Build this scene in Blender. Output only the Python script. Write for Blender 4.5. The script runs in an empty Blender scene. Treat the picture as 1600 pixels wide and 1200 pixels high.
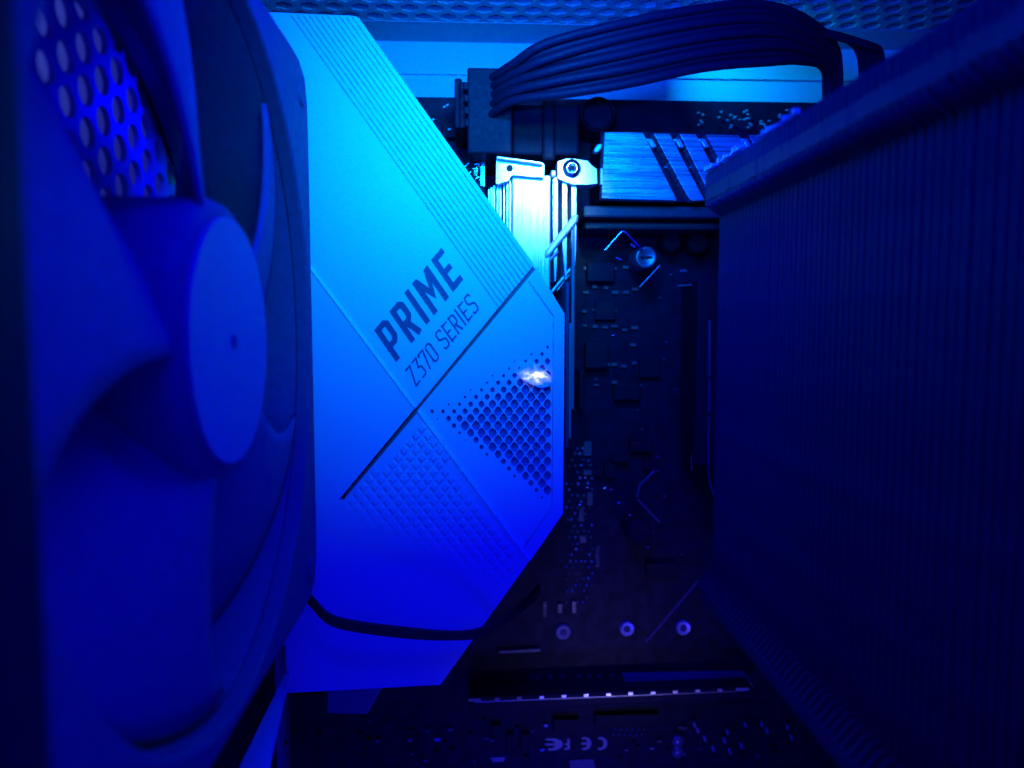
import bpy, bmesh, math, random
from mathutils import Vector, geometry
R = math.radians
random.seed(7)
sc = bpy.context.scene
C = sc.collection
# ------------------------------------------------------------------ camera
F = 1208.0; YAW = R(2.85); PIT = R(4.5)
cd = bpy.data.cameras.new('camera'); cam = bpy.data.objects.new('camera', cd); C.objects.link(cam)
cd.sensor_width = 36; cd.lens = 36 * F / 1600; cd.clip_start = .002; cd.clip_end = 20
cam.rotation_euler = (R(90) - PIT, 0, -YAW)
cd.dof.use_dof = True; cd.dof.focus_distance = .195; cd.dof.aperture_fstop = 13
sc.camera = cam
# ------------------------------------------------------------------ world: the dim blue room outside the case
w = bpy.data.worlds.new('World'); sc.world = w; w.use_nodes = True
bg = w.node_tree.nodes['Background']; bg.inputs[0].default_value = (.006, .006, .42, 1); bg.inputs[1].default_value = .6
# ------------------------------------------------------------------ lamps: blue LED strips in the case, and added fill lamps
def area(name, loc, to, size, size_y, power, col, spread=180):
    l = bpy.data.lights.new(name, 'AREA'); l.shape = 'RECTANGLE'; l.size = size; l.size_y = size_y
    l.energy = power; l.color = col; l.spread = R(spread)
    o = bpy.data.objects.new(name, l); C.objects.link(o); o.location = loc
    o.rotation_euler = (Vector(to) - Vector(loc)).to_track_quat('-Z', 'Y').to_euler()
    return o
area('led_strip_light', (.018, .118, .078), (.002, .19, .018), .05, .012, .22, (0, 0, 1))
area('cyan_tint_light', (.018, .118, .078), (0, .19, .056), .03, .010, .0105, (0, 1, .9), 84)  # added beside the strip to bring cyan onto the upper shroud
area('cyan_front_tint_light', (.004, .062, .062), (-.006, .19, .034), .04, .012, .0105, (0, 1, .9), 60)  # second added lamp, spreads the cyan from the front
area('cooler_fill_light', (-.005, .040, .075), (.058, .12, .0), .06, .012, .18, (0, 0, 1))  # unseen fill, added to lift the cooler's left face
area('vrm_fill_light', (.022, .130, .060), (.0188, .207, .034), .008, .005, .0027, (.28, .85, 1), 22)  # added narrow lamp that whitens the bright heatsink
area('top_mesh_fill_light', (0, .05, .03), (.03, .225, .088), .02, .008, .05, (0, .07, 1), 60)  # added lamp that brightens the hole rims of the top panel
area('tray_fill_light', (.066, .222, .0805), (.097, .245, .073), .004, .003, .012, (0, .35, 1), 130)  # added lamp, hidden behind the cable bundle to light the tray
area('lower_glint_light', (.062, .10, -.15), (.035, .235, -.10), .02, .008, .0026, (.38, .33, 1), 46)  # added pale lamp for glints on the rings and solder
area('fan_side_fill_light', (.036, .045, -.050), (-.037, .12, -.01), .05, .02, .028, (0, 0, 1), 120)  # added out-of-view fill that softens the fan's contrast
area('room_wall_fill_light', (-.24, .62, .45), (-.45, .88, .20), .1, .1, .75, (.11, .18, 1))  # added lamp so the wall shows paler through the grille holes
area('floor_led_light', (.02, .12, -.2), (-.02, .19, -.07), .10, .01, .09, (0, 0, 1))
area('grille_fill_light', (-.050, .150, .040), (-.066, .128, .034), .02, .006, .005, (0, 0, 1), 150)  # added inside the fan ring only to brighten the grille
sc.view_settings.view_transform = 'Standard'; sc.view_settings.look = 'None'
sc.view_settings.exposure = 0; sc.view_settings.gamma = 1
sc.render.resolution_x = 1024; sc.render.resolution_y = 768
# ------------------------------------------------------------------ geometry helpers
cy, sy, cp, sp = math.cos(YAW), math.sin(YAW), math.cos(PIT), math.sin(PIT)
FW = Vector((sy*cp, cy*cp, -sp)); RT = Vector((cy, -sy, 0)); UP = RT.cross(FW)
def ray(px, py): return FW + RT*((px-800)/F) + UP*((600-py)/F)
def P(px, py, Y): d = ray(px, py); return d*(Y/d.y)          # measured picture point -> place at depth Y in the case
def PX(px, py, X): d = ray(px, py); return d*(X/d.x)
def S(px, Y): return px*Y/F                                   # picture length -> metres
def tag(o, label=None, cat=None, group=None, kind=None):
    for k, v in (('label', label), ('category', cat), ('group', group), ('kind', kind)):
        if v: o[k] = v
    return o
def empty(name, loc, label, cat, group=None):
    o = bpy.data.objects.new(name, None); C.objects.link(o); o.location = loc; o.empty_display_size = .01
    return tag(o, label, cat, group)
class MB:
    def __init__(s): s.v = []; s.f = []; s.sm = []
    def add(s, vs, fs, smooth=False):
        n = len(s.v); s.v += [tuple(v) for v in vs]
        for f in fs: s.f.append([i+n for i in f]); s.sm.append(smooth)
        return s
    def box(s, a, b):
        x0, x1 = sorted((a[0], b[0])); y0, y1 = sorted((a[1], b[1])); z0, z1 = sorted((a[2], b[2]))
        return s.add([(x0,y0,z0),(x1,y0,z0),(x1,y1,z0),(x0,y1,z0),(x0,y0,z1),(x1,y0,z1),(x1,y1,z1),(x0,y1,z1)],
              [(0,3,2,1),(4,5,6,7),(0,1,5,4),(1,2,6,5),(2,3,7,6),(3,0,4,7)])
    def pbox(s, px0, py0, px1, py1, Y, depth):               # box whose face at Y spans the measured rectangle
        a = P(px0, py0, Y); b = P(px1, py1, Y)
        return s.box((a.x, Y, a.z), (b.x, Y+depth, b.z))
    def prism(s, pts, ext):                                   # pts: world points of a planar face; ext: extrusion vector
        n = len(pts); pts = [Vector(p) for p in pts]; e = Vector(ext)
        tri = geometry.tessellate_polygon([pts])
        fs = [tuple(t) for t in tri] + [tuple(i+n for i in t[::-1]) for t in tri]
        fs += [(i, (i+1) % n, (i+1) % n+n, i+n) for i in range(n)]
        return s.add(pts+[p+e for p in pts], fs)
    def pprism(s, pp, Y, depth): return s.prism([P(x, y, Y) for x, y in pp], (0, depth, 0))
    def tube(s, pts, r, n=8, cap=True):
        pts = [Vector(p) for p in pts]; vs = []; m = len(pts); prev = None
        for i, p in enumerate(pts):
            t = (pts[min(i+1, m-1)]-pts[max(i-1, 0)]).normalized()
            if prev is None: a = t.orthogonal().normalized()
            else: a = (prev - t*prev.dot(t)).normalized()
            prev = a; b = t.cross(a); rr = r[i] if isinstance(r, (list, tuple)) else r
            vs += [p+(a*math.cos(2*math.pi*k/n)+b*math.sin(2*math.pi*k/n))*rr for k in range(n)]
        fs = [(i*n+k, i*n+(k+1) % n, (i+1)*n+(k+1) % n, (i+1)*n+k) for i in range(m-1) for k in range(n)]
        s.add(vs, fs, True)
        if cap: s.add(vs[:n], [tuple(range(n))[::-1]]); s.add(vs[-n:], [tuple(range(n))])
        return s
    def lathe(s, c, axis, prof, n=32, smooth=False):          # prof: (radius, distance along axis)
        c = Vector(c); ax = Vector(axis).normalized(); a = ax.orthogonal().normalized(); b = ax.cross(a); vs = []
        for r, h in prof: vs += [c+ax*h+(a*math.cos(2*math.pi*k/n)+b*math.sin(2*math.pi*k/n))*r for k in range(n)]
        fs = [(i*n+k, i*n+(k+1) % n, (i+1)*n+(k+1) % n, (i+1)*n+k) for i in range(len(prof)-1) for k in range(n)]
        return s.add(vs, fs, smooth)
    def mesh(s, name):
        me = bpy.data.meshes.new(name); me.from_pydata(s.v, [], s.f)
        me.polygons.foreach_set('use_smooth', s.sm)
        bm = bmesh.new(); bm.from_mesh(me); bmesh.ops.recalc_face_normals(bm, faces=bm.faces); bm.to_mesh(me); bm.free()
        return me
    def build(s, name, m, parent=None, loc=None, bevel=0):
        me = s.mesh(name); me.materials.append(m)
        o = bpy.data.objects.new(name, me); C.objects.link(o)
        if parent:
            o.parent = parent; pl = Vector(parent.location)
            if parent.parent: pl = Vector((0, 0, 0)) if parent.type == 'MESH' else pl
            base = wloc(parent)
            for v in me.vertices: v.co -= base
        if loc is not None:
            for v in me.vertices: v.co -= Vector(loc)
            o.location = loc
        if bevel:
            b = o.modifiers.new('bevel', 'BEVEL'); b.width = bevel; b.segments = 2; b.limit_method = 'ANGLE'; b.angle_limit = R(40)
        return o
def wloc(o):
    v = Vector(o.location)
    while o.parent: o = o.parent; v += Vector(o.location)
    return v
def curve(pts, k=6):                                           # Catmull-Rom through points
    pts = [Vector(p) for p in pts]; q = [pts[0]*2-pts[1]]+pts+[pts[-1]*2-pts[-2]]; out = []
    for i in range(1, len(q)-2):
        for j in range(k):
            t = j/k; a, b, c, d = q[i-1:i+3]
            out.append(.5*((2*b)+(c-a)*t+(2*a-5*b+4*c-d)*t*t+(3*b-a-3*c+d)*t**3))
    return out+[pts[-1]]
def clip(poly, a, b, c, keep=1):                               # keep a*x+b*y>=c
    out = []
    for i in range(len(poly)):
        p, q = poly[i], poly[(i+1) % len(poly)]
        dp = (a*p[0]+b*p[1]-c)*keep; dq = (a*q[0]+b*q[1]-c)*keep
        if dp >= 0: out.append(p)
        if dp*dq < 0: t = dp/(dp-dq); out.append((p[0]+(q[0]-p[0])*t, p[1]+(q[1]-p[1])*t))
    return out
# ------------------------------------------------------------------ materials
def mat(name, col, rough=.5, metal=0, bump=0, scale=400, var=.0, spec=.5, stretch=None, coat=0, col2=None):
    m = bpy.data.materials.new(name); m.use_nodes = True; nt = m.node_tree; N = nt.nodes; L = nt.links
    b = N['Principled BSDF']; b.inputs['Base Color'].default_value = (*col, 1); b.inputs['Roughness'].default_value = rough
    b.inputs['Metallic'].default_value = metal; b.inputs['Specular IOR Level'].default_value = spec
    if coat: b.inputs['Coat Weight'].default_value = coat; b.inputs['Coat Roughness'].default_value = .15
    if bump or var or stretch:
        tc = N.new('ShaderNodeTexCoord'); mp = N.new('ShaderNodeMapping'); L.new(tc.outputs['Object'], mp.inputs[0])
        mp.inputs['Scale'].default_value = stretch or (1, 1, 1)
        nz = N.new('ShaderNodeTexNoise'); nz.inputs['Scale'].default_value = scale; nz.inputs['Detail'].default_value = 5
        L.new(mp.outputs[0], nz.inputs['Vector'])
        if bump:
            bp = N.new('ShaderNodeBump'); bp.inputs['Strength'].default_value = bump; bp.inputs['Distance'].default_value = .0003
            L.new(nz.outputs[0], bp.inputs['Height']); L.new(bp.outputs[0], b.inputs['Normal'])
        if var:
            cr = N.new('ShaderNodeValToRGB'); L.new(nz.outputs[0], cr.inputs[0])
            c2 = col2 or tuple(c*(1-var) for c in col)
            cr.color_ramp.elements[0].position = .38; cr.color_ramp.elements[0].color = (*c2, 1)
            cr.color_ramp.elements[1].position = .62; cr.color_ramp.elements[1].color = (*col, 1)
            L.new(cr.outputs[0], b.inputs['Base Color'])
            mr = N.new('ShaderNodeMapRange'); L.new(nz.outputs[0], mr.inputs[0])
            mr.inputs[3].default_value = min(1, rough*1.25); mr.inputs[4].default_value = rough*.8
            L.new(mr.outputs[0], b.inputs['Roughness'])
    return m
def glow(name, col, s):
    m = bpy.data.materials.new(name); m.use_nodes = True; b = m.node_tree.nodes['Principled BSDF']
    b.inputs['Base Color'].default_value = (.8, .8, .8, 1); b.inputs['Emission Color'].default_value = (*col, 1); b.inputs['Emission Strength'].default_value = s
    return m
M_white = mat('white_plastic', (.74, .75, .76), .48, bump=.12, scale=2500, var=.05)
M_white2 = mat('white_plastic_smooth', (.70, .71, .72), .42, bump=.06, scale=1800, var=.04)
M_ink = mat('grey_print_ink', (.11, .09, .16), .5, spec=.3)
M_dark = mat('dark_plastic', (.05, .05, .055), .5, bump=.1, scale=900, var=.3)
M_cavity = mat('grey_shell_plastic', (.42, .42, .46), .6, bump=.1, scale=900, var=.3)
M_pcb = mat('black_circuit_board', (.010, .010, .034), .5, bump=.1, scale=260, var=.45, spec=.12)
M_alu = mat('brushed_aluminium_vertical', (.78, .79, .8), .38, metal=.75, bump=.5, scale=120, var=.25, stretch=(22, 1, .6))
M_aluh = mat('brushed_aluminium_horizontal', (.72, .73, .74), .40, metal=.7, bump=.9, scale=90, var=.65, stretch=(.7, 1, 22))
M_alus = mat('cast_aluminium', (.8, .8, .82), .35, metal=.6, bump=.1, scale=700, var=.08)
M_metal = mat('nickel_metal', (.75, .75, .78), .22, metal=1)
M_solder = mat('solder', (.8, .8, .83), .3, metal=1)
M_steel = mat('dark_painted_steel', (.2, .2, .21), .5, bump=.15, scale=900, var=.15)
M_top = mat('painted_top_steel', (.38, .38, .40), .45, bump=.12, scale=900, var=.08)
M_tray = mat('white_painted_steel', (.62, .63, .65), .5, bump=.12, scale=1200, var=.06)
M_fan = mat('fan_blue_grey_plastic', (.085, .06, .13), .75, bump=.05, scale=500, var=.12)
M_blade = mat('fan_blue_blade_plastic', (.10, .07, .17), .75, bump=.04, scale=400, var=.1)
M_hublabel = mat('blue_grey_hub_label', (.17, .13, .28), .55, bump=.05, scale=900, var=.06)
M_sticker = mat('fan_hub_sticker', (.26, .26, .27), .5, bump=.05, scale=900, var=.06)
M_cable = mat('black_cable_sleeve', (.011, .009, .030), .55, spec=.15, bump=.25, scale=900, var=.2)
M_plug = mat('black_nylon_plug', (.010, .010, .026), .55, spec=.12, bump=.1, scale=900, var=.2)
M_fin = mat('black_nickel_fin', (.040, .034, .066), .6, metal=.1, bump=.08, scale=200, var=.25)
M_cap = mat('capacitor_can', (.25, .25, .28), .35, metal=.7, bump=.05, scale=600, var=.1)
M_chip = mat('black_chip_epoxy', (.010, .010, .024), .55, spec=.15, bump=.2, scale=1500, var=.25)
M_smd = mat('ceramic_component', (.14, .13, .12), .4, var=.3, scale=500)
M_silk = mat('silkscreen_print', (.35, .35, .37), .5)
M_groove = mat('groove_shade_plastic', (.15, .15, .16), .6)
M_glare = glow('white_glare_glow', (.75, .70, 1), 1.6)  # glare given as a glow in the material, no lamp there
nt = M_glare.node_tree; N_ = nt.nodes; tcn = N_.new('ShaderNodeTexCoord'); sb = N_.new('ShaderNodeVectorMath'); sb.operation = 'SUBTRACT'; sb.inputs[1].default_value = (.55, .5, .46)
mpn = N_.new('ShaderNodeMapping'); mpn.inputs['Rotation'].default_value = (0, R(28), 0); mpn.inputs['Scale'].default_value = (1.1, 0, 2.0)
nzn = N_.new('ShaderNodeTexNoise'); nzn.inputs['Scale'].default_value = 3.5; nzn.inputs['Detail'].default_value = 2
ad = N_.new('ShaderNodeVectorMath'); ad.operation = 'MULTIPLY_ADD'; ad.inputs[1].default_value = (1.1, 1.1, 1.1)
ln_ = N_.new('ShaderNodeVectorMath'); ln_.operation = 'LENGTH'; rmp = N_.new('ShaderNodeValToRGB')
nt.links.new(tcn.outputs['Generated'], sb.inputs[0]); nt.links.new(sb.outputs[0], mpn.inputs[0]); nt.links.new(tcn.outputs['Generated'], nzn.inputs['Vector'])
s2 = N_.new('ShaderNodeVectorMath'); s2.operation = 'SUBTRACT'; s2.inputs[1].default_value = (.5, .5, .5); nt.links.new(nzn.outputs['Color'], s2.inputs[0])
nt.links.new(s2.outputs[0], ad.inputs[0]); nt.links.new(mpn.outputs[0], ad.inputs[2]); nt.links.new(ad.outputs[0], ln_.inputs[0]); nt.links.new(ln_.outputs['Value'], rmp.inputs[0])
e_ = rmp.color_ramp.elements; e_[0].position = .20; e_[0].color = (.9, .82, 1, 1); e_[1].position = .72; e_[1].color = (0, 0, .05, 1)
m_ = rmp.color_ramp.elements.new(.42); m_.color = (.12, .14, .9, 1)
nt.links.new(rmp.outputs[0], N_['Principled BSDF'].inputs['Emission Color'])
M_filter = mat('dust_filter_net', (.13, .06, .11), .8, bump=.3, scale=1400, var=.9, col2=(.02, .015, .03))
# ------------------------------------------------------------------ where things stand (metres; Y runs into the case)
YB = .235            # face of the circuit board
YT = .245            # motherboard tray
ZTOP = .086          # underside of the top panel
XR = -.0655          # rear panel
ztop_board = P(900, 155, YB).z
# ================================================================== THE CASE
tag(MB().box((-.46, -.2, -.6), (-.45, 1.2, .8)).build('room_wall', M_tray), kind='structure')
case = empty('computer_case', (0, YT, -.1), 'steel computer case with white tray and hexagon perforated top around the parts', 'computer case')
def hexsheet(cells, org, U, V, Nn, pitch, hole, th, seg=6, rot=0):
    """sheet made of hexagonal cells, each with its own pierced hole"""
    mb = MB(); U, V, Nn, org = Vector(U), Vector(V), Vector(Nn), Vector(org)
    Rc = pitch/math.sqrt(3)
    for (i, j) in cells:
        c = org + U*((i+.5*(j % 2))*pitch) + V*(j*pitch*math.sqrt(3)/2)
        vs = []
        for off in (0, th):
            for k in range(12):
                a = R(30+30*k); corner = Rc if k % 2 == 0 else Rc*math.cos(R(30))
                vs.append(c+(U*math.cos(a)+V*math.sin(a))*corner+Nn*off)
            for k in range(12):
                a = R(30+30*k)
                rr = hole*(1 if seg != 6 else (1 if k % 2 == 0 else .866))
                vs.append(c+(U*math.cos(a)+V*math.sin(a))*rr+Nn*off)
        fs = []
        for k in range(12):
            l = (k+1) % 12
            fs += [(k, l, 12+l, 12+k), (24+k, 36+k, 36+l, 24+l), (12+k, 12+l, 36+l, 36+k)]
        mb.add(vs, fs)
    return mb
pitch = .0068
cells = [(i, j) for j in range(26) for i in range(-9, 29)]
ymesh = .2262
top = hexsheet(cells, (0, ymesh, ZTOP), (1, 0, 0), (0, -1, 0), (0, 0, 1), pitch, .0027, .0017)
top.build('perforated_top_panel', M_top, case)
MB().box((-.07, ymesh+.0030, ZTOP-.0002), (.21, YT-.0003, ZTOP+.0013)).build('top_panel_margin', M_top, case)
MB().box((-.07, .03, ZTOP+.0045), (.21, YT, ZTOP+.0052)).build('dust_filter', M_filter, case)
MB().box((XR, YT, -.26), (.21, YT+.001, ZTOP+.0013)).build('motherboard_tray', M_tray, case)
MB().box((XR, YT-.0012, P(700, 118, YT).z), (.20, YT-.0002, P(700, 116.5, YT).z)).build('tray_seam', M_tray, case)
# rear panel with its pierced fan grille
FC = Vector((-.0372, .1215, -.0028)); FH = .060; FD = .025
gx = FC.x-FD-.001
rc = []
for j in range(-10, 11):
    for i in range(-10, 11):
        u = (i+.5*(j % 2))*pitch; v = j*pitch*math.sqrt(3)/2
        if u*u+v*v < .059**2: rc.append((i, j))
hexsheet(rc, (gx, FC.y, FC.z), (0, 0, 1), (0, 1, 0), (-1, 0, 0), pitch, .0026, .0011, seg=12).build('fan_grille', M_tray, case)
rp = MB()
n = 48; rin = .0575; xr = gx-.0012
outer = []
for k in range(n):
    a = 2*math.pi*k/n; c, s_ = math.cos(a), math.sin(a); m_ = max(abs(c), abs(s_)); outer.append((c/m_*.0635, s_/m_*.0635))
vs = []
for off in (0, -.001):
    vs += [(xr+off, FC.y+outer[k][0], FC.z+outer[k][1]) for k in range(n)]
    vs += [(xr+off, FC.y+rin*math.cos(2*math.pi*k/n), FC.z+rin*math.sin(2*math.pi*k/n)) for k in range(n)]
fs = []
for k in range(n):
    l = (k+1) % n; fs += [(k, l, n+l, n+k), (2*n+k, 3*n+k, 3*n+l, 2*n+l), (n+k, n+l, 3*n+l, 3*n+k)]
rp.add(vs, fs)
y0, y1, z0, z1 = FC.y-.0635, FC.y+.0635, FC.z-.0635, FC.z+.0635
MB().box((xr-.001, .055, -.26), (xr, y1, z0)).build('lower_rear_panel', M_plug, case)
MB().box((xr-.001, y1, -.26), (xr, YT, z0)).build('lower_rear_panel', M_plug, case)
for a, b in (((y1, z0), (YT, ZTOP)), ((.055, z1), (y1, ZTOP))):
    rp.box((xr-.001, a[0], a[1]), (xr, b[0], b[1]))
rp.build('rear_panel', M_tray, case)
MB().box((xr, .0560, -.26), (-.0345, .0630, ZTOP)).build('rear_edge_rail', M_plug, case, bevel=.001)
# ================================================================== CIRCUIT BOARD
board = empty('motherboard', (.06, YB, -.08), 'black motherboard with small parts standing behind the white shroud', 'motherboard')
MB().box((-.0575, YB, ztop_board-.305), (.186, YB+.0016, ztop_board)).build('circuit_board', M_pcb, board)
# ================================================================== WHITE SHROUD
YS = .190
K = 2.6e-5
def ridge_d(x, y): return max(0, -.801*(x-648)+.598*(y-637))
def PS(x, y, lift=0): return P(x, y, YS+K*ridge_d(x, y)-lift)
shroud = empty('io_shroud', (-.02, YB, 0), 'white angular plastic shroud printed PRIME Z370 SERIES beside the fan', 'shroud')
p_up = [(400, 18), (553, 25), (561, 28), (567, 37), (834.5, 413.5), (649, 638.5), (400, 305)]
# base of the striped panel and the raised strips on it
def panel(poly, th, lift=0, fn=PS):
    mb = MB(); mb.prism([fn(x, y, lift) for x, y in poly], (0, th, 0)); return mb
panel(p_up, .0012, -.0008).build('upper_panel_base', M_white, shroud)
sl = 380/270.
def cline(poly, c, keep): return clip(poly, sl, -1, sl*c-27, keep)  # sl*(x-c)-(y-27)>=0
st = [457+9.35*k for k in range(12)]
up_main = cline(p_up, st[0]-.95, -1)
panel(up_main, .001).build('upper_panel', M_white, shroud)
for k in range(11):
    q = cline(cline(p_up, st[k]+.95, 1), st[k+1]-.95 if k < 10 else 700, -1)
    if len(q) > 2: panel(q, .001).build('stripe', M_white, shroud)
p_left = [(400, 306), (648, 638), (532, 778), (400, 938)]
panel(p_left, .002, .0005).build('left_panel', M_white, shroud)
p_low = [(652, 645), (827, 877), (688, 1070), (447, 1083), (446, 1010), (400, 950), (400, 938.6), (530, 780.5), (536, 782.5)]
panel(p_low, .002, .00045).build('lower_panel', M_white, shroud)
# ridge trim, a thin raised crease
rt = MB()
for a, b in (((400, 305), (647.5, 636.5)), ((653, 643), (827, 876))):
    rt.prism([P(a[0]-.8, a[1]+.6, YS-.0008), P(a[0]+3.8, a[1]-2.9, YS+.0001), P(b[0]+3.8, b[1]-2.9, YS+.0001), P(b[0]-.8, b[1]+.6, YS-.0008)], (0, .0011, 0))
rt.build('crease', mat('glossy_white_edge', (.85, .86, .87), .22), shroud)
# right panel: frame and pierced inner plate
fr_o = [(838.5, 418.5), (882, 490), (880, 802), (829, 876)]
fr_i = [(826, 438), (865, 493), (863, 792), (817, 861)]
fm = MB()
for k in range(3):
    fm.prism([P(*fr_o[k], YS), P(*fr_o[k+1], YS), P(*fr_i[k+1], YS), P(*fr_i[k], YS)], (0, .0025, 0))
fm.build('panel_frame', M_white2, shroud)
inner = [(654, 643), (838, 420), (826, 437)]
inner = [(654, 643), (836.5, 421), (863.6, 493), (861.6, 791), (821, 851)]
inner = [(652, 642), (836, 422), (864, 494), (862, 791), (816, 858)]
ax, ay = 8.6, 11.2
holes = []
def inregion(x, y):
    # distance (in picture units) inside the halftone wedge
    d1 = (x-668)*.62+(y-643)*.785       # upper slanted boundary
    d1 = ((y-643)+(x-668)*.62)/1.18
    d2 = ((x-668)*.77-(y-643))/1.26
    return min(d1, d2)
for i in range(-30, 40):
    for j in range(-30, 40):
        x = 675+(i+j)*ax; y = 643+(i-j)*ay
        if x > 860 or x < 660: continue
        d = inregion(x, y)
        d1 = ((y-643)+(x-668)*.62)/1.18; d2 = ((x-668)*.77-(y-643))/1.26
        s = min((d2+3)/24, (d1+3)/62)
        if x < 700: s = max(s, .35 if d > 3 else 0)
        s = min(.84, s)
        if s < .12: continue
        holes.append((x, y, s))
verts = [Vector((x, y)) for x, y in inner]; faces = [list(range(len(verts)))]
for x, y, s in holes:
    n0 = len(verts); ring = []
    for a in range(8):
        t = R(45*a); r = s if a % 2 == 0 else s*(.57 if s > .5 else .66)
        if a % 2 == 0: dx, dy = math.cos(t)*ax*s*.93, math.sin(t)*ay*s*.93
        else: dx, dy = math.copysign(ax*r, math.cos(t)), math.copysign(ay*r, math.sin(t))
        ring.append(Vector((min(861.5, x+dx), y+dy)))
    verts += ring; faces.append(list(range(n0, n0+8)))
vo, eo, fo, ov, oe, of = geometry.delaunay_2d_cdt(verts, [], faces, 0, 1e-4)
pm = MB(); kf = [list(f) for f, ids in zip(fo, of) if ids == [0]]
lift_in = .0007
top_v = [P(v.x, v.y, YS+lift_in) for v in vo]; bot_v = [p+Vector((0, .0009, 0)) for p in top_v]; nv = len(top_v)
ec = {}
for f in kf:
    for a, b in zip(f, f[1:]+f[:1]): ec[(a, b)] = 1
fs = kf+[[i+nv for i in f[::-1]] for f in kf]
for (a, b) in ec:
    if (b, a) not in ec: fs.append([b, a, a+nv, b+nv])
MB().pprism([(668, 643), (838, 450), (862, 500), (860, 788), (822, 845)], YS+.0018, .0003).build('added_mesh_backing', mat('violet_lit_backing', (.30, .16, .50), .7, bump=.4, scale=3000, var=.5), shroud)  # added plate; purple light in the holes is put into its colour
pm.add(top_v+bot_v, fs); pm.build('perforated_panel', M_white2, shroud)
# moulded diamond relief on the lower panel
em = MB()
for i in range(-40, 40):
    for j in range(-40, 40):
        x = 650+(i+j)*ax*1.06; y = 658+(i-j)*ay*1.02
        # inside triangle: groove side, ridge side, fading bottom side
        g = (x-650)*225+(y-646)*185; rdg = (y-646)*173-(x-654)*231
        if g < 2600 or rdg < 2300: continue
        lim = (x-532)*.50+800
        if y > lim or x > 800 or (y-860) > -(x-822)*1.35: continue
        fade = min(1, (lim-y)/90+.15)
        h = .00052*fade; q = .86
        c = [PS(x-ax*q, y, .00045), PS(x, y-ay*q, .00045), PS(x+ax*q, y, .00045), PS(x, y+ay*q, .00045)]
        q2 = .5
        t = [PS(x-ax*q2, y, .00045+h), PS(x, y-ay*q2, .00045+h), PS(x+ax*q2, y, .00045+h), PS(x, y+ay*q2, .00045+h)]
        em.add(c+t, [(4, 5, 6, 7), (0, 1, 5, 4), (1, 2, 6, 5), (2, 3, 7, 6), (3, 0, 4, 7)])
em.build('diamond_relief', M_white, shroud)
gs = MB()
for a, b, yy in (((834, 418), (646, 645), YS+.0011), ((653, 641), (541, 777), YS+.0010)): gs.prism([P(a[0]-3, a[1]-2, yy), P(a[0]+4, a[1]+3, yy), P(b[0]+3, b[1]+2, yy+.0042*(b[0] < 600)), P(b[0]-3, b[1]-2, yy+.0042*(b[0] < 600))], (0, .0005, 0))
gs.build('groove_shade_floor', M_groove, shroud)  # darker colour here gives the shade in the groove
# shell under the panels
sh = MB()
so = [(398, 20), (552, 27), (565, 38), (834, 417), (880.5, 491), (878.5, 801), (826, 876), (687, 1069), (448, 1081), (448, 1010), (400, 952)]
a_ = [P(x, y, YS+.0022+K*ridge_d(x, y)) for x, y in so]
b_ = [Vector((p.x, YB-.001, p.z)) for p in a_]; ns = len(a_)
tri = geometry.tessellate_polygon([[Vector((p.x, p.z, 0)) for p in a_]])
sh.add(a_+b_, [tuple(t) for t in tri]+[(i, (i+1) % ns, (i+1) % ns+ns, i+ns) for i in range(ns)])
sh.build('shell', M_cavity, shroud)
# strokes for the printed words
def stroke(mb, pts, th, fn, closed=False):
    n = len(pts); pts = [Vector(p) for p in pts]; Lf = []; Rg = []
    for i in range(n):
        if closed: a, b = pts[i-1], pts[(i+1) % n]
        else: a, b = pts[max(i-1, 0)], pts[min(i+1, n-1)]
        p = pts[i]; d1 = (p-a) if (p-a).length > 1e-9 else (b-p); d2 = (b-p) if (b-p).length > 1e-9 else (p-a)
        d1, d2 = d1.normalized(), d2.normalized()
        n1 = Vector((-d1.y, d1.x)); n2 = Vector((-d2.y, d2.x)); m = (n1+n2)
        m = m.normalized() if m.length > .2 else n1
        k = th/2/max(.45, m.dot(n1)); Lf.append(p+m*k); Rg.append(p-m*k)
    vs = [fn(*p, 0) for p in Lf]+[fn(*p, 0) for p in Rg]+[fn(*p, 1) for p in Lf]+[fn(*p, 1) for p in Rg]
    fs = []; e = n if closed else n-1
    for i in range(e):
        j = (i+1) % n
        fs += [(i, j, n+j, n+i), (2*n+i, 3*n+i, 3*n+j, 2*n+j), (i, 2*n+i, 2*n+j, j), (n+i, n+j, 3*n+j, 3*n+i)]
    if not closed: fs += [(0, n, 3*n, 2*n), (n-1, 3*n-1, 4*n-1, 2*n-1)]
    mb.add(vs, fs)
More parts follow.
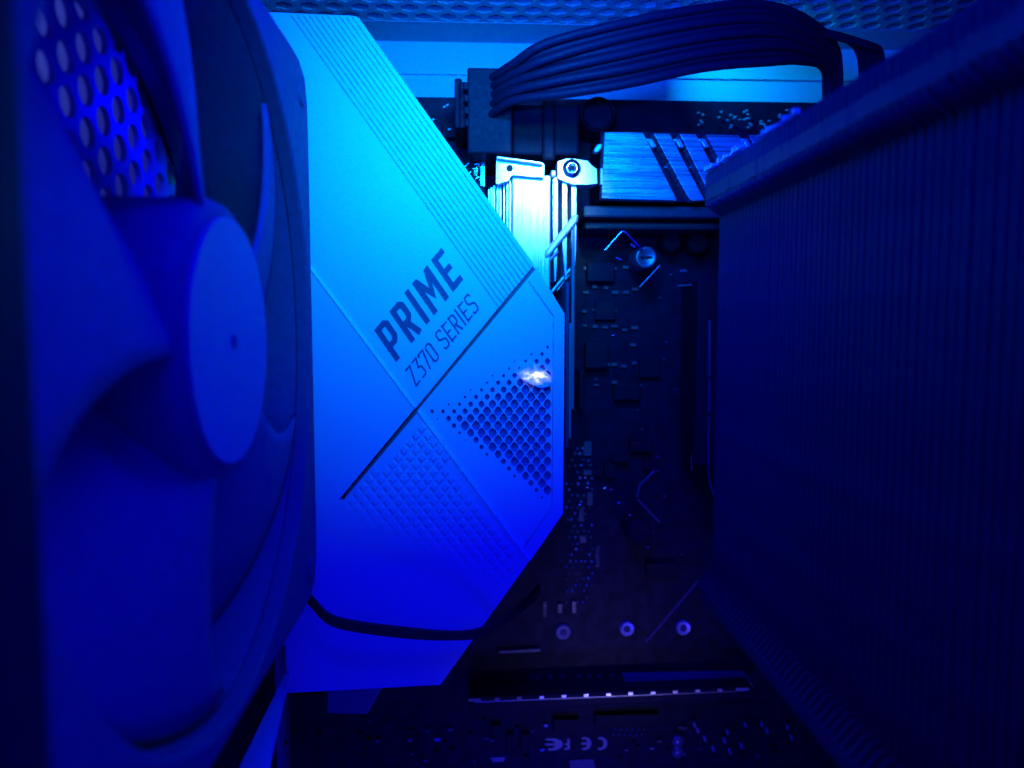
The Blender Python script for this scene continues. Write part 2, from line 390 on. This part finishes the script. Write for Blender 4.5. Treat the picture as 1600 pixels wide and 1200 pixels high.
G = {  # glyphs in a cell: (width, list of (points, closed)) with t up 0..1
 'P': (.46, [([(.08, 0), (.08, 1)], 0), ([(.08, .92), (.30, .92), (.38, .84), (.38, .48), (.30, .40), (.08, .40)], 0)]),
 'R': (.46, [([(.08, 0), (.08, 1)], 0), ([(.08, .92), (.30, .92), (.38, .84), (.38, .54), (.30, .46), (.08, .46)], 0), ([(.22, .46), (.38, 0)], 0)]),
 'I': (.16, [([(.08, 0), (.08, 1)], 0)]),
 'M': (.62, [([(.08, 0), (.08, 1)], 0), ([(.10, .95), (.31, .40), (.52, .95)], 0), ([(.54, 0), (.54, 1)], 0)]),
 'E': (.42, [([(.08, 0), (.08, 1)], 0), ([(.08, .92), (.42, .92)], 0), ([(.08, .50), (.36, .50)], 0), ([(.08, .08), (.42, .08)], 0)]),
 'S': (.42, [([(.38, .80), (.34, .95), (.12, .95), (.05, .86), (.05, .62), (.12, .54), (.32, .46), (.38, .38), (.38, .14), (.31, .05), (.08, .05), (.04, .18)], 0)]),
 'Z': (.42, [([(.04, .95), (.38, .95), (.05, .05), (.40, .05)], 0)]),
 '3': (.42, [([(.05, .95), (.37, .95), (.20, .56), (.37, .48), (.38, .14), (.30, .05), (.05, .05)], 0)]),
 '7': (.42, [([(.04, .80), (.04, .95), (.38, .95), (.14, 0)], 0)]),
 '0': (.42, [([(.13, .05), (.30, .05), (.38, .15), (.38, .85), (.30, .95), (.13, .95), (.05, .85), (.05, .15)], 1)]),
 'C': (.42, [([(.40, .95), (.20, .95), (.06, .80), (.06, .20), (.20, .05), (.40, .05)], 0)]),
 'F': (.40, [([(.08, 0), (.08, 1)], 0), ([(.08, .92), (.40, .92)], 0), ([(.08, .50), (.34, .50)], 0)]),
 'L': (.40, [([(.08, 1), (.08, .05), (.40, .05)], 0)]),
 'c': (.5, [([(.25+.25*math.cos(R(a)), .5+.5*math.sin(R(a))) for a in range(60, 301, 24)], 0)]),
 'e': (.5, [([(.25+.25*math.cos(R(a)), .5+.5*math.sin(R(a))) for a in range(60, 301, 24)], 0), ([(.02, .5), (.42, .5)], 0)]),
 ' ': (.26, [])}
def word(text, org, U, V, gap, th, Y, name, m, parent, thin=False, sc_=1, ext=.00016):
    s = 0; outs = []
    for ch in text:
        wd, strokes = G[ch]
        if strokes:
            mb = MB()
            for q, (pts, cl) in enumerate(strokes):
                def fn(a, b, dpt, q=q):
                    x = org[0]+(s+a)*U[0]*sc_+b*V[0]; y = org[1]+(s+a)*U[1]*sc_+b*V[1]
                    return P(x, y, Y-.00012-.00002*q+(ext if dpt else 0))
                stroke(mb, pts, th, fn, cl)
            mb.build(name, m, parent)
        s += wd+gap
    return s
word('PRIME', (619, 566), (38.6, -47.6), (-34.5, -50), .15, .155, YS, 'printed_letter', M_ink, shroud)
word('Z370 SERIES', (650, 605), (20, -24.6), (-18.5, -25.5), .075, .09, YS, 'printed_letter', M_ink, shroud)
# window glare on the pierced plate, made as a glowing patch
glare = MB(); lp = [(835.5+27*math.cos(R(a))*(1+.12*math.sin(3*R(a)+1)), 586+17*math.sin(R(a))*(1+.15*math.sin(2*R(a)))+.25*27*math.cos(R(a))) for a in range(0, 360, 18)]
glare.prism([P(min(x, 861), y, YS-.00010) for x, y in lp], (0, .0007, 0))
glare.build('glare_patch', M_glare, shroud)
# ================================================================== BRIGHT HEATSINK BEHIND THE SHROUD
hs = empty('left_heatsink', P(840, 350, YB), 'bright bare aluminium heatsink with vertical fins behind the shroud edge', 'heatsink')
hs.name = 'vrm_heatsink'
YH = .207
MB().pbox(800, 273, 860, 470, YH, .020).build('block', M_alu, hs, bevel=.0004)
mb = MB(); mb.pprism([(776, 244), (800, 248), (835, 254), (850, 256), (850, 277), (800, 273), (794, 282), (778, 287), (775, 286)], YH-.0022, .004)
mb.build('mounting_ear', M_alus, hs, bevel=.0003)
MB().pprism([(776, 243), (812, 248), (849, 254), (849, 257), (812, 252), (776, 247)], YH-.0045, .006).build('ear_lip', M_alus, hs, bevel=.0003)
c = P(796.5, 263, YH-.0023); MB().lathe(c, (0, -1, 0), [(0, .0001), (.0009, .0001), (.0009, -.0005)], 16).build('screw_hole', M_plug, hs)
for x0, x1, y0_, y1_ in ((776, 779, 284, 480), (780.5, 783.5, 286, 480), (786.5, 789, 288, 480), (792, 794, 285, 480), (796.5, 798.5, 280, 480)):
    MB().pbox(x0, y0_, x1, y1_, YH+.001+.001*((x0 > 780)), .020).build('fin', M_alu if x0 < 784 else M_alus, hs)
for x0, y0_ in ((763, 296), (767, 293), (771, 290)):
    MB().pbox(x0, y0_, x0+2.6, 470, YH+.001, .020).build('fin', M_alus, hs)
for x0, y0_, x1b, y1_ in ((864, 276, 867.5, 440), (878.5, 280, 884, 437), (893, 289, 896.5, 425)):
    wd = 8.2
    MB().pprism([(x0, y0_), (x0+wd, y0_), (x0+wd, 350), (x0+wd-1, 392), (x1b+1, y1_), (x1b-1, y1_), (x0, 385)], YH+.0006, .020).build('fin', M_alus, hs, bevel=.0003)
MB().pprism([(852, 392), (896, 336), (905, 334), (903, 346), (858, 401), (852, 404)], YH-.0008, .004).build('cross_bar', M_alus, hs, bevel=.0006)
MB().tube([P(840, 428, YH+.002), P(872, 392, YH-.0005)], .0004).build('edge_rod', M_alus, hs)
MB().tube([P(862, 456, YH+.004), P(893, 418, YH+.004)], .0005).build('edge_rod', M_alus, hs)
MB().tube([P(870, 454, YH+.005), P(891, 428, YH+.005)], .0002).build('edge_rod', M_alus, hs)
MB().pprism([(871, 252), (886, 247), (902, 248), (919, 251), (925, 258), (933, 264), (934, 287), (917, 289), (893, 288), (871, 279)], YH-.001, .006).build('screw_plate', M_alus, hs, bevel=.0005)
MB().pprism([(861, 265), (869, 265), (869, 277), (861, 277)], YH-.001, .006).build('tab', M_alus, hs, bevel=.0005)
c = P(893.5, 263.5, YH-.001)
scw = MB(); scw.lathe(c, (0, -1, 0), [(0, .0002), (.0008, .0002), (.0009, .0008), (.0014, .0010), (.0019, .0006), (.0024, .0002), (.0025, 0)], 28, True)
so_ = scw.build('screw', M_metal, hs)
MB().lathe(c, (0, -1, 0), [(0, .00035), (.00075, .00035)], 6).build('socket_recess', M_plug, hs)
# dark lower rail of the same heatsink, seen right of the shroud
MB().pbox(884.5, 440, 888.5, 700, .2035, .03).build('side_rail', M_fan, hs, bevel=.0003)
MB().pbox(889.5, 505, 892.5, 685, .2045, .03).build('side_rail', M_sticker, hs, bevel=.0003)
MB().pbox(893.5, 345, 897, 640, .2075, .027).build('side_rail', M_steel, hs, bevel=.0003)
# ================================================================== TOP HEATSINK
th = empty('top_heatsink', P(1060, 260, YB), 'brushed aluminium heatsink cut by slanted slots under the thick black cable', 'heatsink')
th.name = 'vrm_heatsink'
YK = .208
bars = [[(945, 206), (1005, 207), (1058, 312), (1058, 314), (940, 310), (941, 280)],
        [(1021, 208), (1046, 208.5), (1101, 313), (1081, 314), (1074, 306)],
        [(1062, 209), (1087, 209.5), (1121, 274), (1140, 313), (1114, 314)],
        [(1103, 210), (1155, 211), (1208, 314), (1158, 314)],
        [(1170, 211), (1225, 212), (1290, 314), (1224, 314)]]
for b_ in bars: MB().pprism(b_, YK, .004).build('brushed_bar', M_aluh, th, bevel=.0002)
MB().pbox(938, 205.5, 1290, 317, YK+.0042, .018).build('heatsink_core', M_plug, th)
MB().pbox(912, 321, 1290, 342, YK+.004, .02).build('lower_step', M_dark, th, bevel=.0006)
MB().pbox(914, 346, 1290, 360, YK+.009, .015).build('lower_step', M_dark, th, bevel=.0006)
for k, x in enumerate((1010, 1053, 1092, 1158)):
    MB().pprism([(x, 216), (x+10, 216.5), (x+17, 230), (x+9, 230.5), (x+4, 222), (x, 220)], YK-.0006, .004).build('clip_tab', M_alus, th, bevel=.0004)
for x, y in ((1041, 261), (1080, 261)):
    MB().pbox(x-3, y-1.5, x+3, y+1.5, YK+.0036, .001).build('rivet', M_sticker, th)
MB().pprism([(928, 233), (934, 225), (941, 224), (941, 230), (935, 238), (929, 238)], YK, .003).build('end_tab', M_alus, th, bevel=.0003)
MB().pbox(938.5, 263, 941.5, 288, YK, .003).build('end_tab', M_alus, th)
# ================================================================== POWER PLUG AND CABLES
plug = empty('power_plug', P(750, 150, YB), 'stepped black plug of the cable standing beside the shroud top', 'plug')
MB().pbox(730, 105, 800, 240, .203, .03).build('plug_body', M_plug, plug, bevel=.0005)
MB().pbox(710, 122, 722, 200, .209, .022).build('latch', M_plug, plug, bevel=.0004)
MB().pbox(718, 127, 731, 200, .207, .022).build('latch_arm', M_plug, plug, bevel=.0004)
MB().pbox(800, 162, 905, 243, .213, .02).build('socket_housing', M_plug, plug, bevel=.0008)
MB().pbox(848, 150, 868, 250, .211, .02).build('latch', M_plug, plug, bevel=.0008)
for i in range(4):
    MB().pbox(724+i*1, 128+i*19, 733, 140+i*19, .2025, .003).build('locking_rib', M_plug, plug, bevel=.0003)
cable = empty('power_cable', P(1000, 90, .2), 'thick bundle of parallel black wires arching under the perforated top', 'cable')
NW = 9
tp = [(760, 122), (800, 98), (850, 66), (960, 34), (1080, 10), (1180, 2), (1250, 22), (1300, 62), (1312, 110), (1312, 260)]
bt = [(760, 188), (800, 162), (880, 152), (980, 137), (1100, 110), (1200, 100), (1250, 100), (1285, 108), (1290, 150), (1290, 260)]
tp = [(735, 120)]+tp; bt = [(735, 188)]+bt
for i in range(NW):
    t = (i+.5)/NW; pts = []
    for k, (a, b) in enumerate(zip(tp, bt)):
        wob = .004*math.sin(k*1.7+i*2.1) if 1 < k < 9 else 0
        Yk = (.213, .207, .198, .193, .192, .194, .198, .204, .212, .217, .219)[k]
        tt = t+wob*3
        pts.append(P(a[0]+(b[0]-a[0])*tt, a[1]+(b[1]-a[1])*tt+random.uniform(-1, 1)*(1 < k < 8), Yk+.0016*((i % 2)-.5)+random.uniform(-.0005, .0005)))
    MB().tube(curve(pts, 7), .00112, 10).build('wire', M_cable, cable)
# two wires hanging at the right
c2 = empty('short_cable', P(1365, 110, .21), 'short black cable dropping behind the top corner of the tower cooler', 'cable')
for i, x in enumerate((1346, 1356, 1366, 1377)):
    MB().tube(curve([P(x-55, 52+i*3, .205), P(x-20, 62+i*3, .206), P(x-2, 84, .209), P(x+2, 130, .213), P(x-4, 200, .214)], 7), .0011, 8).build('wire', M_cable, c2)
tc_ = empty('thin_fan_cable', P(600, 985, .184), 'thin black three wire lead sagging across the lower white shroud', 'cable')
for i in range(3):
    o_ = i*5.2
    pts = [PX(455, 905+o_, -.045), P(488, 936+o_*.9, .186), P(515, 962+o_, .1835), P(560, 974+o_, .1835), P(640, 984+o_, .184), P(705, 989+o_*.75, .185), P(750, 984+o_*.8, .187), P(790, 962+o_*.8, .195), P(825, 935+o_*.9, .205), P(842, 915+o_, .225)]
    pts[0] = P(470, 915+o_, .19)
    MB().tube(curve(pts, 7), .00062, 8).build('wire', M_cable, tc_)
# ================================================================== CASE FAN
fan = empty('case_fan', (FC.x-FD/2, FC.y, FC.z-FH), 'large dark round case fan with pale hub close to the camera', 'fan')
def ringplate(x0, x1):
    mb = MB(); n = 96; vs = []
    for x in (x0, x1):
        for k in range(n):
            a = 2*math.pi*k/n; c, s_ = math.cos(a), math.sin(a); e = 16
            rr = FH/((abs(c)**e+abs(s_)**e)**(1/e)); vs.append((x, FC.y+c*rr, FC.z+s_*rr))
        for k in range(n):
            a = 2*math.pi*k/n; vs.append((x, FC.y+math.cos(a)*.0578, FC.z+math.sin(a)*.0578))
    fs = []
    for k in range(n):
        l = (k+1) % n; fs += [(k, l, n+l, n+k), (2*n+k, 3*n+k, 3*n+l, 2*n+l), (k, 2*n+k, 2*n+l, l), (n+k, n+l, 3*n+l, 3*n+k)]
    mb.add(vs, fs); return mb
ringplate(FC.x, FC.x-.0035).build('front_flange', M_fan, fan, bevel=.0006)
ringplate(FC.x-FD+.0035, FC.x-FD).build('rear_flange', M_fan, fan, bevel=.0004)
MB().lathe((FC.x-.0034, FC.y, FC.z), (-1, 0, 0), [(.0578, 0), (.0570, .004), (.0570, .014), (.0578, .0182), (.0590, .0182), (.0590, 0), (.0578, 0)], 96, True).build('barrel', M_fan, fan)
hub = MB().lathe((FC.x-.001, FC.y, FC.z), (-1, 0, 0), [(0, -.0005), (.0190, -.0005), (.0208, .0002), (.0216, .002), (.0218, .018), (.0, .018)], 64, True).build('hub', M_fan, fan)
MB().lathe((FC.x-.0003, FC.y, FC.z), (-1, 0, 0), [(0, -.0006), (.0187, -.0006), (.0187, .0004)], 64).build('hub_label', M_hublabel, hub)
MB().lathe((FC.x+.0003, FC.y, FC.z), (-1, 0, 0), [(0, -.0003), (.0009, -.0003), (.0012, .0001)], 20).build('hub_dimple', M_fan, hub)
SPN = 62; NB = 5; BPH = 8; HAND = 1
for b in range(NB):
    nu, nr = 14, 12; vs = []
    for side in (0, 1):
        for i in range(nr+1):
            r = .0210+(.0560-.0210)*i/nr; q = i/nr
            span = R(SPN-3*q); a0 = R(360*b/NB+BPH)+R(16)*q*q*HAND
            depth = .0140-.003*q
            for j in range(nu+1):
                s_ = j/nu-.5; a = a0+HAND*s_*span
                camber = .0022*(1-4*s_*s_)
                x = FC.x-.0080+s_*depth+camber
                if side: x -= .0011
                vs.append((x, FC.y+math.cos(a)*r, FC.z+math.sin(a)*r))
    N1 = (nr+1)*(nu+1); fs = []; w_ = nu+1
    for i in range(nr):
        for j in range(nu):
            a = i*w_+j; fs += [(a, a+1, a+w_+1, a+w_), (N1+a, N1+a+w_, N1+a+w_+1, N1+a+1)]
    for i in range(nr):
        for a, c in ((i*w_, (i+1)*w_), (i*w_+nu, (i+1)*w_+nu)): fs.append((a, c, c+N1, a+N1))
    for j in range(nu):
        a = nr*w_+j; fs.append((a, a+1, a+1+N1, a+N1))
    MB().add(vs, fs, True).build('blade', M_blade, fan)
for k in range(4):
    a = R(45+90*k); yy = FC.y+math.cos(a)*.0742; zz = FC.z+math.sin(a)*.0742
    MB().lathe((FC.x, yy, zz), (-1, 0, 0), [(0, -.0006), (.0026, -.0006), (.0030, .0004)], 18).build('corner_screw', M_fan, fan)
# ================================================================== TOWER COOLER
X0 = PX(1128, 500, .058).x; YF = .1815
cool = empty('tower_cooler', (.09, YF+.03, -.016), 'tall black tower cooler with a long stack of thin vertical fins', 'cooler')
zt, zb = .0355, -.0665
prof = [(0, -.0600), (0, .0235), (.0, .0250), (-.0035, .0275), (-.0035, zt-.001), (-.0025, zt), (.022, zt+.0015), (.048, zt), (.048, zb), (.020, zb-.001), (-.0028, zb), (-.0035, zb+.001), (-.0035, -.0630), (-.001, -.0600)]
nf = 64; fme = None
for k in range(nf):
    y = YF-k*.00205
    if fme is None:
        mb = MB(); mb.prism([(.058+a, y, b) for a, b in prof], (0, .00045, 0))
        # folded spacer tabs along the front edge
        for z_ in (.0300, -.0648): mb.box((.058-.0035, y-.0015, z_-.0014), (.058-.0031, y, z_+.0014))
        f0 = mb.build('fin', M_fin, cool); fme = f0.data; base = f0.location.copy()
    else:
        o = f0.copy(); C.objects.link(o); o.parent = cool
        o.location = (base.x+random.uniform(-.00012, .00012), base.y-k*.00205+random.uniform(-.00012, .00012), base.z+random.uniform(-.00012, .00012))
# core of the stack and base parts
for z_ in (-.055, -.036, -.017, .002, .020):
    MB().tube([(.078, .226, z_*.5-.008), (.078, .205, z_), (.078, .05, z_)], .003, 14).build('heat_pipe', M_plug, cool)
MB().box((.062, .212, -.04), (.10, .229, .012)).build('base_block', M_plug, cool, bevel=.0006)
MB().tube([P(1109, 500, .1935), P(1108.5, 588, .1935)], .00035).build('clip_wire', M_cap, cool)
MB().tube([P(1108.5, 592, .1935), P(1108, 644, .1935)], .00035).build('clip_wire', M_cap, cool)
MB().tube(curve([P(1108, 650, .1935), P(1107, 720, .1935), P(1110, 755, .194), P(1122, 790, .197)]), .00035).build('clip_wire', M_cap, cool)
# socket bracket
MB().pbox(925, 352, 1112, 362, .222, .010).build('socket_bracket', M_dark, cool, bevel=.0005)
for k in range(26):
    y = YF-.0004-k*.00205*.96; h_ = random.uniform(-.0001, .0009)
    if random.random() < .25: continue
    MB().box((.0540+random.uniform(-.0003, .0002), y-.0008, zt-.0002), (.0552, y+.0004, zt+h_)).build('edge_glint_tab', M_alus, cool)  # bright tabs added to imitate light catching the fin edges
# ================================================================== SMALL THINGS ON THE BOARD
def part(mb, name, m, bevel=0): return mb.build(name, m, board, bevel=bevel)
def cap(px, py, r, name='capacitor', h=.008, m=M_cap):
    c = P(px, py, YB-h); rr = S(r, YB-h)
    mb = MB().lathe(c, (0, 1, 0), [(0, 0.0003), (rr*.78, .0003), (rr*.82, .0006), (rr*.88, 0), (rr, .0006), (rr, h)], 24)
    o = part(mb, name, M_chip); return o
for x, y, r in ((1050, 378, 16), (1092, 379, 17), (1012, 345, 9)): cap(x, y, r)
cap(935, 178, 27, h=.014)
# spring clip wire, its screw
part(MB().tube([P(945, 391, .216), P(948, 388, .216), P(969, 364, .215), P(974, 361, .215), P(979, 364, .215), P(998, 383, .216), P(1002, 388, .217)], .00042), 'retaining_wire', M_metal)
part(MB().tube([P(985, 381, .217), P(992, 386, .217)], .0006), 'retaining_tip', M_metal)
part(MB().tube([P(962, 402, .218), P(971, 406, .218)], .0004), 'retaining_tip', M_metal)
part(MB().tube([P(999, 449, .217), P(1031, 415, .217)], .0003), 'lever_wire', M_cap)
c = P(1010, 402, .218); mb = MB().lathe(c, (0, 1, 0), [(0, .0004), (.0022, .0003), (.0026, 0), (.0031, .0005), (.0032, .010)], 32, True)
scr = part(mb, 'socket_screw', M_cap)
MB().box((c.x-.0016, c.y-.0001, c.z-.0003), (c.x+.0016, c.y+.0006, c.z+.0003)).build('slot', M_chip, scr)
part(MB().tube([P(1062, 424, .22), P(1072, 423, .22)], .0006), 'wire_end', M_cap)
part(MB().tube([P(1045, 430.5, .219), P(1050, 429, .219)], .0005), 'wire_end', M_metal)
part(MB().tube([P(1058, 447, .219), P(1088, 445, .219), P(1095, 440, .219), P(1094, 456, .219)], .0004), 'lever_wire', M_cap)
part(MB().tube([P(996, 780, .218), P(1030, 815, .218)], .00032), 'lever_wire', M_cap)
part(MB().tube([P(1022, 736, .219), P(1000, 757, .219), P(995, 776, .219)], .0004), 'retaining_wire', M_cap)
c = P(1000, 832, .219); part(MB().lathe(c, (0, 1, 0), [(0, .0004), (.0022, .0003), (.0028, 0), (.0036, .0008), (.0038, .010)], 32, True), 'socket_screw', M_chip)
for x, y in ((984, 805), (1001, 821), (1003, 842), (1012, 855), (967, 786), (1027, 714), (1054, 609)):
    part(MB().tube([P(x-2, y, .2215), P(x+2, y-.6, .2215)], .0003, 6), 'wire_end', M_metal)
part(MB().tube([P(1080.5, 711, .2), P(1080, 735, .2)], .00022), 'wire_end', M_metal)
for k in range(22):
    x = random.uniform(905, 1100); y = random.uniform(430, 880)
    part(MB().tube([P(x-1.6, y, .2325), P(x+1.8, y-random.uniform(-1, 1), .2325)], .00028, 6), 'solder_pin', M_metal if k % 2 else M_smd)
# faint chips and coils around the socket
for (x0, y0_, x1, y1_, d) in ((918, 410, 960, 440, .004), (930, 470, 962, 500, .002), (915, 535, 950, 575, .004), (1000, 560, 1030, 590, .002), (960, 600, 1000, 625, .003),
     (985, 690, 1018, 706, .003), (957, 712, 982, 722, .003), (945, 726, 962, 746, .003), (1006, 722, 1016, 734, .002), (925, 735, 942, 744, .002), (1010, 880, 1060, 902, .002),
     (690, 190, 712, 215, .004), (905, 580, 912, 640, .006)):
    part(MB().pbox(x0, y0_, x1, y1_, YB-d, d), 'chip', M_chip, .0003)
for r_ in range(7):
    for c_ in range(6):
        if random.random() < .75:
            x, y = 912+c_*15+random.uniform(-2, 2), 420+r_*30+random.uniform(-5, 5)
            part(MB().pbox(x, y, x+6+random.random()*4, y+3+random.random()*2, YB-.0012, .0012), 'ceramic_component', M_smd)
# cluster of solder points right of the shroud
def dome(px, py, r, m=M_solder, name='solder_point', Y=YB):
    c = P(px, py, Y); rr = S(r, Y)
    return part(MB().lathe(c, (0, -1, 0), [(0, rr*.9), (rr*.5, rr*.8), (rr*.85, rr*.45), (rr, 0)], 8, True), name, m)
for r_ in range(27):
    y = 700+r_*9.3
    for c_ in range(5):
        if random.random() < .62: dome(886+c_*8.5+random.uniform(-1.5, 1.5)+(4 if r_ % 2 else 0), y+random.uniform(-1, 1), random.uniform(1.8, 3.0), M_smd if random.random() < .6 else M_solder)
for x0, y0_, x1, y1_ in ((913, 690, 924, 712), (912, 735, 942, 742), (918, 770, 926, 790), (905, 795, 912, 815), (906, 838, 916, 848), (894, 940, 900, 958), (872, 944, 878, 958)):
    part(MB().pbox(x0, y0_, x1, y1_, YB-.0012, .0012), 'ceramic_component', M_smd)
for k in range(5): part(MB().pbox(849, 941+k*5, 854, 944+k*5, YB-.001, .001), 'pin', M_smd)
for k in range(8): part(MB().pbox(931, 855+k*4, 936, 857+k*4, YB-.001, .001), 'pin', M_smd)
# three ringed mounting points
for x, y, m in ((880, 988, M_sticker), (980, 983, M_alus), (1068, 981.5, M_alus)):
    c = P(x, y, YB-.001); rr = S(12.5, YB)
    o = part(MB().lathe(c, (0, 1, 0), [(rr*.48, 0), (rr*.86, -.0003), (rr, .0002), (rr, .001), (rr*.48, .001), (rr*.48, 0)], 10 if x > 900 else 24), 'ringed_standoff', m)
    MB().lathe(c+Vector((0, .0004, 0)), (0, 1, 0), [(0, 0), (rr*.47, 0)], 16).build('standoff_core', M_fan, o)
# expansion slot with bright metal teeth
sl_ = MB().pprism([(735, 1090), (1176, 1072), (1180, 1092), (733, 1112)], .224, .011).build('expansion_slot', M_plug, board, bevel=.0006)
for k in range(13):
    t = k/12; x = 742+t*(1160-742); y = 1094-t*17.0
    wd = 20 if k in (0, 12) else 7
    MB().pbox(x-wd/2, y-1.8, x+wd/2, y+1.8, .2235, .0009).build('slot_contact', M_solder if k > 2 else M_sticker, sl_)
MB().pprism([(742, 1096.5), (1165, 1079.2), (1165, 1080.6), (742, 1098)], .2237, .001).build('slot_edge', M_cap, sl_)
part(MB().pprism([(974, 1058), (1166, 1054), (1178, 1073), (984, 1081)], .230, .003), 'chip_cover', M_steel)
part(MB().pprism([(1008, 1002), (1011, 1004), (1093, 908), (1090, 906)], YB-.0002, .0004), 'printed_line', M_fan)
part(MB().pprism([(780, 1017), (844, 1014), (844, 1018), (780, 1021)], YB-.0015, .0015), 'ceramic_component', M_smd)
for x in (828, 838, 856, 876, 902, 918, 934, 955): part(MB().pbox(x, 1056, x+6, 1062, YB-.0012, .0012), 'ceramic_component', M_smd)
# printed approval marks, upside down on the board
word('c', (946, 1153), (-30, 1), (0, 17), 0, .2, YB, 'printed_mark', M_silk, board, ext=.0001)
word('e', (921, 1153), (-30, 1), (0, 17), 0, .2, YB, 'printed_mark', M_silk, board, ext=.0001)
word('F', (890, 1154), (-20, 1), (0, 17), 0, .2, YB, 'printed_mark', M_silk, board, ext=.0001)
word('e', (874, 1155), (-54, 1), (0, 16), 0, .22, YB, 'printed_mark', M_silk, board, ext=.0001)
part(MB().pprism([(766, 1184), (790, 1183), (787, 1190), (770, 1191)], YB-.0004, .0006), 'printed_mark', M_silk)
part(MB().pprism([(889, 1188), (926, 1186), (932, 1203), (892, 1204)], YB-.0006, .0008), 'chip', M_smd)
for x0, y0_, x1, y1_ in ((792, 1148, 803, 1174), (815, 1148, 827, 1176), (768, 1134, 783, 1150), (930, 1118, 1030, 1134), (865, 1125, 905, 1145)):
    part(MB().pbox(x0, y0_, x1, y1_, YB-.002, .002), 'chip', M_chip, .0002)
for k in range(6):
    for r_ in range(2):
        dome(958+k*9+r_*3, 1148-r_*8, 1.6); 
for x, y in ((1084, 1132), (1089, 1141), (1100, 1154), (1113, 1170), (1135, 1143), (1131, 1157), (1139, 1174), (1163, 1132), (1189, 1131), (1197, 1141), (1229, 1136), (1235, 1152), (1157, 1165)):
    c = P(x, y, YB-.001); part(MB().tube([P(x, y-3, YB-.0022), P(x+2, y+3, YB-.0012)], .00048, 6), 'solder_pin', M_alus)
for x, y in ((1060, 1161), (1060, 1178)):
    part(MB().lathe(P(x, y, YB-.003), (0, 1, 0), [(0, 0), (.0018, .0003), (.0021, .001), (.0021, .003)], 20, True), 'capacitor', M_cap)
for k in range(60):
    x = random.uniform(440, 1230); y = random.uniform(1125, 1196)
    if 880 < x < 955 or (870 < x < 960): continue
    wx, wy = random.uniform(2, 8), random.uniform(2, 5)
    part(MB().pbox(x, y, x+wx, y+wy, YB-.0012, .0012), 'ceramic_component', random.choice((M_smd, M_chip, M_chip, M_cap)))
# pins near the top edge of the board
for k in range(34):
    x = random.uniform(1090, 1245); y = random.uniform(171, 200)
    c = P(x, y, YB-.0015); part(MB().tube([P(x-1.5, y, YB-.0018), P(x+2.2, y, YB-.0018)], .0003, 6), 'solder_pin', M_alus)
for x, y in ((694, 167), (699, 164), (721, 166), (719, 177), (722, 188), (735, 178), (676, 187), (702, 202)):
    part(MB().tube([P(x-1.5, y+1, .2255), P(x+2, y-1, .2255)], .0003, 6), 'solder_pin', M_alus)
# bright rear socket cage peeking beside the shroud
cage = empty('port_cage', P(742, 275, YB), 'small shiny pierced metal cage peeking out beside the bright heatsink', 'port')
mbk = MB().pbox(722, 254, 757, 300, .214, .02).build('cage_body', M_plug, cage)
for k in range(26):
    x, y = random.uniform(724, 754), random.uniform(256, 292); a = random.uniform(0, 3.1); l = random.uniform(2, 5)
    MB().tube([P(x-l*math.cos(a), y-l*math.sin(a), .2138), P(x+l*math.cos(a), y+l*math.sin(a), .2138)], .00025, 5).build('spring_contact', M_metal, cage)
for x in (752, 755.5): MB().pbox(x, 254, x+1.5, 290, .2135, .003).build('cage_edge', M_metal, cage)
# grey shield plate and bracket bar below the shroud
part(MB().pprism([(511, 1070), (600, 1070), (574, 1116), (511, 1115)], .226, .009), 'shield_plate', M_sticker, .0004)
part(MB().pbox(452, 1085, 508, 1130, .222, .013), 'audio_jack_block', M_plug, .0005)
bar = MB(); bar.prism([(-.0500, .2, -.0922), (-.0487, .2, -.0922), (-.0433, .16, -.0922), (-.0375, .13, -.0922), (-.0485, .13, -.0922), (-.0492, .16, -.0922)], (0, 0, -.001))
tag(bar.build('bracket_bar', M_tray, None, loc=(-.047, .16, -.0932)), 'pale flat metal bracket bar running below the fan in the lower left', 'bracket')
